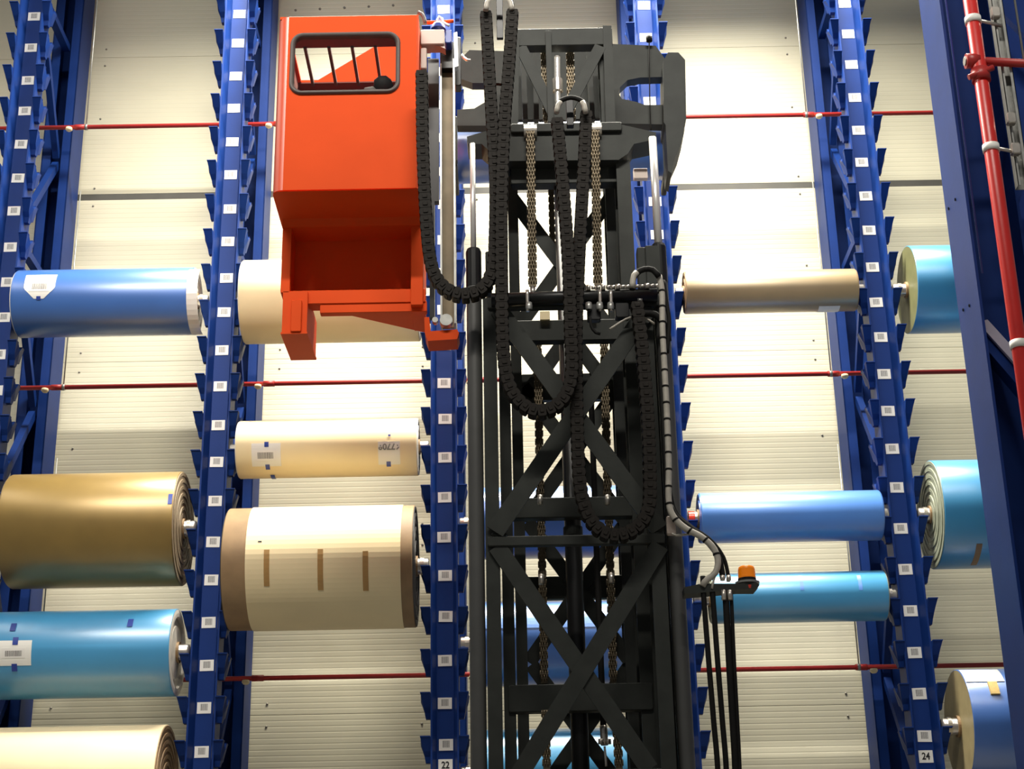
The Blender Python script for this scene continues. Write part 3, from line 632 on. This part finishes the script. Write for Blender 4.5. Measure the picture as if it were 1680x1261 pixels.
# roof ring round the barred opening
def Yat(x, y, z): d = ray(x, y); return d.y*(z-CAM.z)/d.z
ry0, ry1 = Yat(566, 76, zt-0.02), Yat(566, 134, zt-0.02); rx0, rx1 = P(481, 76, ry0).x, P(655, 76, ry0).x; CYB = ry1+0.16
mb.box(XL+0.01, XR, CY0+0.02, ry0, zt-0.02, zt).box(XL+0.01, XR, ry1, CYB, zt-0.02, zt).box(XL+0.01, rx0, ry0, ry1, zt-0.02, zt).box(rx1, XR, ry0, ry1, zt-0.02, zt)
mb.box(XL, XR, CYB, CYB+0.02, zb+0.2, zt); mb.box(XL+0.025, XR-0.025, CY0+0.02, CYB, zb+0.0, zb+0.02)
cab = part(mb, 'cab', 'orange', None, 'orange sheet-steel operator cab')
part(MB().add([(x, y, zb) for x, y in cl]+[(x, y, ztl) for x, y in cl], [(i, i+seg+1, i+seg+2, i+1) for i in range(seg)], True), 'rounded_corner', 'orangegloss', cab)
part(MB().box(XL+0.03, XR-0.03, CY0+0.06, ry0, zt-0.03, zt-0.021).box(XL+0.03, XR-0.03, ry1, CYB-0.01, zt-0.03, zt-0.021).box(XL+0.03, XR-0.03, CYB-0.02, CYB-0.008, zb+0.3, zt-0.03).box(XL+0.026, XL+0.036, CY0+0.06, CYB-0.02, zb+0.3, zt-0.03).box(XR-0.036, XR-0.026, CY0+0.06, CYB-0.02, zb+0.3, zt-0.03), 'cab_shade_lining', 'shadelining', cab)  # darker sheets added inside; the weak cab light is put into their colour
# window gasket and pane
mo = rrect(wx0-0.016, wx1+0.016, wz0-0.016, wz1+0.016, 0.09); mi = rrect(wx0+0.016, wx1-0.016, wz0+0.016, wz1-0.016, 0.06); mm = rrect(wx0, wx1, wz0, wz1, 0.075)
mb = MB(); L_ = [[(x, CY0-0.001, z) for x, z in mo], [(x, CY0-0.018, z) for x, z in rrect(wx0-0.010, wx1+0.010, wz0-0.010, wz1+0.010, 0.085)], [(x, CY0-0.020, z) for x, z in mm], [(x, CY0-0.004, z) for x, z in mi], [(x, CY0+0.03, z) for x, z in mi]]
mb.add(sum(L_, []), [(r*n+i, r*n+(i+1) % n, (r+1)*n+(i+1) % n, (r+1)*n+i) for r in range(4) for i in range(n)], True)
part(mb, 'window_gasket', 'gasket', cab)
part(MB().add([(x, CY0+0.012, z) for x, z in mi], [tuple(range(n))]), 'window_pane', 'glass', cab)
for x0, x1 in ((501, 514), (540, 552), (578, 589.5), (616, 625)):
    a = Vector((P(x0, 76, ry0).x, ry0, zt-0.03)); part(MB().box(a.x-0.011, a.x+0.011, ry0-0.02, ry1+0.02, zt-0.045, zt-0.02), 'roof_bar', 'gasket', cab)
# guard sheet standing behind the roof opening
gy = CYB+0.05
part(MB().prism([P(x, y, gy) for x, y in ((512, 137), (618, 74), (662, 62), (662, 150), (512, 150))], (0, 0.012, 0)), 'roof_guard_sheet', 'orange', cab)
# seat headrest and control pad seen through the window
part(MB().lathe([(-0.07, 0.001), (-0.06, 0.05), (-0.02, 0.075), (0.03, 0.07), (0.06, 0.04), (0.07, 0.001)], P(629, 141, 10.15), (1, 0, 0.15), 20), 'headrest', 'rubber', cab)
part(MB().lathe([(-0.05, 0.001), (-0.04, 0.03), (0.02, 0.035), (0.05, 0.001)], P(608, 150, 10.1), (1, 0, 0.1), 16), 'control_grip', 'gasket', cab)
# sloping underside and lower step section
LY = 10.38
zs = (P(470, 373, LY).z+P(690, 366, LY).z)/2; lx0, lx1 = P(462, 440, LY).x, P(694, 440, LY).x
z_low = (P(462, 500, LY).z+P(694, 492, LY).z)/2
part(MB().add([(XL+0.005, CY0+RC*0.4, zb), (XR, CY0+0.01, zb), (lx1, LY-0.06, zs+0.03), (lx0, LY-0.06, zs+0.03), (lx0, LY-0.02, zs-0.015), (lx1, LY-0.02, zs-0.015), (lx0, CYB, zs), (lx1, CYB, zs), (XL+0.005, CYB, zb), (XR, CYB, zb)],
              [(0, 3, 2, 1), (3, 4, 5, 2), (4, 6, 7, 5), (0, 8, 6, 4, 3), (1, 2, 5, 7, 9), (6, 8, 9, 7)]), 'sloping_underside', 'orange', cab)
def cbox(x0, x1, y0, y1, Y, Y2, name, bev=0.006):
    a0, a1 = P(x0, (y0+y1)/2, Y).x, P(x1, (y0+y1)/2, Y).x; z1, z0 = P((x0+x1)/2, y0, Y).z, P((x0+x1)/2, y1, Y).z
    return part(MB().bbox(a0, a1, Y, Y2, z0, z1, bev), name, 'orange', cab)
cbox(462, 477, 368, 480, LY, LY+0.45, 'side_plate'); cbox(674, 694, 362, 500, LY, LY+0.45, 'side_plate')
cbox(470, 684, 362, 505, LY+0.22, LY+0.26, 'recessed_panel', 0.004)
cbox(470, 698, 475, 497, LY+0.03, LY+0.12, 'step_beam')
cbox(525, 700, 494, 512, LY+0.04, LY+0.10, 'step_beam')
part(MB().prism([P(538, 509, LY+0.06), P(698, 505, LY+0.06), P(700, 546, LY+0.5)], (0, 0.03, 0.03)), 'gusset', 'orange', cab)
# hanging leg: channel with a slanted foot
xa, xb_ = P(462, 548, LY).x, P(503, 548, LY).x; LB = 10.92
za, zm, zf = P(480, 478, LY).z, P(482, 548, LY).z, P(503, 588, LB).z
part(MB().prism([(xa, LY, za), (xa, LY, zm), (xa, LB, zf), (xa, LB, za)], (xb_-xa, 0, 0)), 'hanging_leg', 'orange', cab)
xr0, xr1 = P(478, 520, LY).x, P(495, 520, LY).x
part(MB().bbox(xr0, xr1, LY-0.025, LY, zm+0.01, P(486, 494, LY).z, 0.006), 'leg_rib', 'orange', cab)
part(MB().prism([(xa-0.006, LY-0.012, zm+0.012), (xa-0.006, LY-0.012, zm-0.002), (xa-0.006, LB, zf-0.012), (xa-0.006, LB, zf+0.002)], (xb_-xa+0.012, 0, 0)), 'slanted_foot', 'orange', cab)
# bottom bracket with guide roller
ngon([(696, 520), (704, 520), (706, 543), (750, 540), (753, 546), (750, 556), (702, 559), (697, 546)], 10.2, 0.18, 'cab_bracket', 'orange')
rc = P(732, 526, 10.18); part(MB().lathe([(-0.02, 0.001), (-0.02, 0.042), (0.03, 0.046), (0.03, 0.001)], rc, (0, 1, 0), 24, smooth=False), 'guide_roller', 'galv')
part(MB().lathe([(-0.02, 0.001), (-0.02, 0.02), (0.03, 0.02)], P(714, 526, 10.18), (0, 1, 0), 16, smooth=False), 'guide_roller', 'galv')
# guide rail between cab and mast
def vbox(x0, x1, yr, y0, y1, Y, Y2, name, m):
    a, b = P(x0, yr, Y).x, P(x1, yr, Y).x; xm = (x0+x1)/2; return part(MB().box(a, b, Y, Y2, P(xm, y1, Y).z, P(xm, y0, Y).z), name, m)
vbox(722, 725, 300, 104, 530, 10.3, 10.42, 'rail_flange', 'galv'); vbox(744, 747, 300, 96, 530, 10.3, 10.42, 'rail_flange', 'galv')
vbox(725, 744, 300, 112, 536, 10.38, 10.42, 'cab_guide_rail', 'tan')
vbox(702, 720, 200, 96, 330, 10.5, 10.56, 'rail_backing', 'blackgloss'); vbox(705, 713, 360, 330, 520, 10.5, 10.56, 'rail_backing', 'blackgloss')
vbox(686, 690, 300, 120, 330, 10.15, 10.3, 'cab_edge_rail', 'black')
# sensor head on top of the guide rail
cbh = lambda x0, x1, y0, y1, Y, th, nm, m: plate(x0, x1, y0, y1, Y, th, nm, m, 0.008)
cbh(690, 729, 48, 72, 10.1, 0.12, 'sensor_housing', 'greybox'); ngon([(712, 66), (724, 64), (731, 80), (722, 76), (710, 74)], 10.12, 0.08, 'sensor_foot', 'greybox')
part(MB().lathe([(0, 0.055), (0.03, 0.05), (0.055, 0.03), (0.062, 0.001)], P(719, 49, 10.18), (0, 0, 1), 20), 'sensor_dome', 'bluetape')
cbh(730, 741, 48, 70, 10.2, 0.1, 'motor_block', 'bluetape')
cbh(722, 745, 68, 112, 10.32, 0.1, 'rail_head', 'blackgloss'); ngon([(744, 54), (750, 52), (752, 108), (746, 110)], 10.3, 0.06, 'rail_head_cheek', 'galv')
tube_px([(697, 37), (725, 36), (749, 34)], 10.25, 3, 'clamp_bar', 'orange')
tube_px([(718, 38), (718, 30), (722, 27), (725, 31), (726, 36), (738, 43)], 10.2, 2.4, 'shackle', 'white')
tube_px([(686, 20), (693, 24), (697, 34), (698, 44)], 10.1, 3, 'cable_sleeve', 'gasket')
cbh(690, 700, 78, 112, 10.12, 0.06, 'cable_clamp', 'greybox'); tube_px([(757, 90), (765, 98), (776, 100)], 10.9, 2.5, 'hose_fitting', 'steel'); cbh(746, 756, 60, 140, 10.5, 0.1, 'rail_head', 'blackgloss')
# roll carried on the forks
roll('dark blue roll carried on the forks behind the mast head', 750, 1092, 920, 196, 299, 'royal', 'paperend', None, Y=11.9, core=0.06, shaftx=(P(744, 250, 11.9).x, P(1098, 250, 11.9).x), group=None)

# ------------------------------------------------------------------ near rack frame on the right with sprinkler riser
FY = 9.6; fx = P(1541, 0, FY).x
NF = thing('rack_end_frame', (fx, FY, 0), 'wide blue rack end column with diagonal braces at the right edge', 'rack column'); NO = NF.location.copy()
def np_(mb, name, m='blue', parent=None): return mb.build(name, m, parent or NF, NO)
np_(MB().box(fx, fx+0.018, FY, FY+0.47, 0, 12.4), 'column_flange'); np_(MB().box(fx+0.018, fx+0.36, FY+0.44, FY+0.46, 0, 12.4), 'column_web'); np_(MB().box(fx+0.36, fx+0.378, FY+0.1, FY+0.47, 0, 12.4), 'column_flange')
for x, y in ((1581, 508), (1591, 501), (1557, 342), (1568, 327)):
    q = P(x, y, FY+0.2); d = ray(x, y); t = (fx-CAM.x)/d.x; q = CAM+d*t
    np_(MB().lathe([(0, 0.001), (0, 0.011), (-0.004, 0.011)], (fx-0.002, q.y, q.z), (1, 0, 0), 10, smooth=False), 'bolt_hole', 'ink')
np_(MB().box(fx+0.62, fx+0.98, FY+0.9, FY+0.92, 0, 12.4).box(fx+0.62, fx+0.638, FY+0.9, FY+1.3, 0, 12.4), 'rear_column')
def nbar(p, Yp, q, Yq, wd, th, name='diagonal_brace', side=(0, 1, 0)): return np_(MB().bar(P(*p, Yp), P(*q, Yq), wd, th, side), name)
nbar((1604, 546), FY+0.42, (1706, 664), FY-0.08, 0.12, 0.10); np_(MB().bar(P(1612, 528, FY+0.36), P(1706, 632, FY-0.11), 0.07, 0.02), 'brace_lit_face', 'bracelit')  # pale bar paints the lit face of the blue brace
nbar((1626, 440), FY+0.5, (1690, 250), FY+0.5, 0.07, 0.06); nbar((1640, 10), FY+0.6, (1690, 60), FY+0.6, 0.08, 0.06)
RSY = 9.3
RI = thing('sprinkler_riser', P(1680, 600, RSY), 'bright red vertical sprinkler riser pipe at the right edge', 'pipe'); RO = RI.location.copy()
rx = P(1600, 60, RSY).x; rz = lambda x, y, Y=RSY: P(x, y, Y).z
def rp_(mb, name, m): return mb.build(name, m, RI, RO)
rr = 0.046
rp_(MB().tube([(rx, RSY, 0), (rx, RSY, 12.0)], rr, 20), 'riser_pipe', 'red')
for y in (34, 244, 567): 
    z = rz(1604, y); rp_(MB().tube([(rx, RSY, z-0.025), (rx, RSY, z+0.025)], rr*1.16, 20), 'pipe_clamp', 'white'); rp_(MB().tube([(rx+0.05, RSY, z), (rx+0.2, RSY+0.05, z-0.01)], 0.012, 8), 'clamp_stud', 'steel')
z = rz(1612, 124); rp_(MB().tube([(rx, RSY, z-0.045), (rx, RSY, z+0.045)], rr*1.3, 20), 'grooved_coupling', 'redpipe'); rp_(MB().tube([(rx-0.09, RSY-0.03, z-0.03), (rx+0.075, RSY-0.04, z+0.035)], 0.02, 8), 'coupling_bolt', 'redpipe')
z = rz(1606, 100); rp_(MB().tube([(rx-0.085, RSY, z), (rx, RSY, z)], 0.05, 14), 'tee_stub', 'redpipe'); rp_(MB().tube([(rx, RSY, z), (rx+1.2, RSY+0.15, z)], 0.028, 14), 'branch_pipe', 'redpipe')
rp_(MB().tube([(rx-0.095, RSY, z), (rx-0.085, RSY, z)], 0.03, 10), 'tee_plug', 'steel')
gx = P(1641, 60, RSY+0.08).x; gz = rz(1676, 297)
rp_(MB().box(gx-0.035, gx-0.03, RSY+0.05, RSY+0.12, gz, 12).box(gx+0.035, gx+0.04, RSY+0.05, RSY+0.12, gz, 12).box(gx-0.035, gx+0.04, RSY+0.115, RSY+0.12, gz, 12).box(gx-0.035, gx-0.018, RSY+0.05, RSY+0.054, gz, 12).box(gx+0.018, gx+0.04, RSY+0.05, RSY+0.054, gz, 12), 'mounting_channel', 'galv')
for x, y in ((1630, 16), (1650, 190), (1655, 240)): rp_(MB().bbox(gx-0.06, gx+0.0, RSY+0.0, RSY+0.05, rz(x, y)-0.05, rz(x, y)+0.03, 0.01), 'channel_nut', 'steel')
rp_(MB().tube([(gx+0.14, RSY+0.1, rz(1670, 210)), (gx+0.14, RSY+0.1, 12)], 0.008, 6), 'threaded_rod', 'galv')
rp_(MB().tube([(rx-0.13, RSY+0.1, 6.0), (rx-0.13, RSY+0.1, 12)], 0.006, 6), 'guide_wire', 'bluetape')
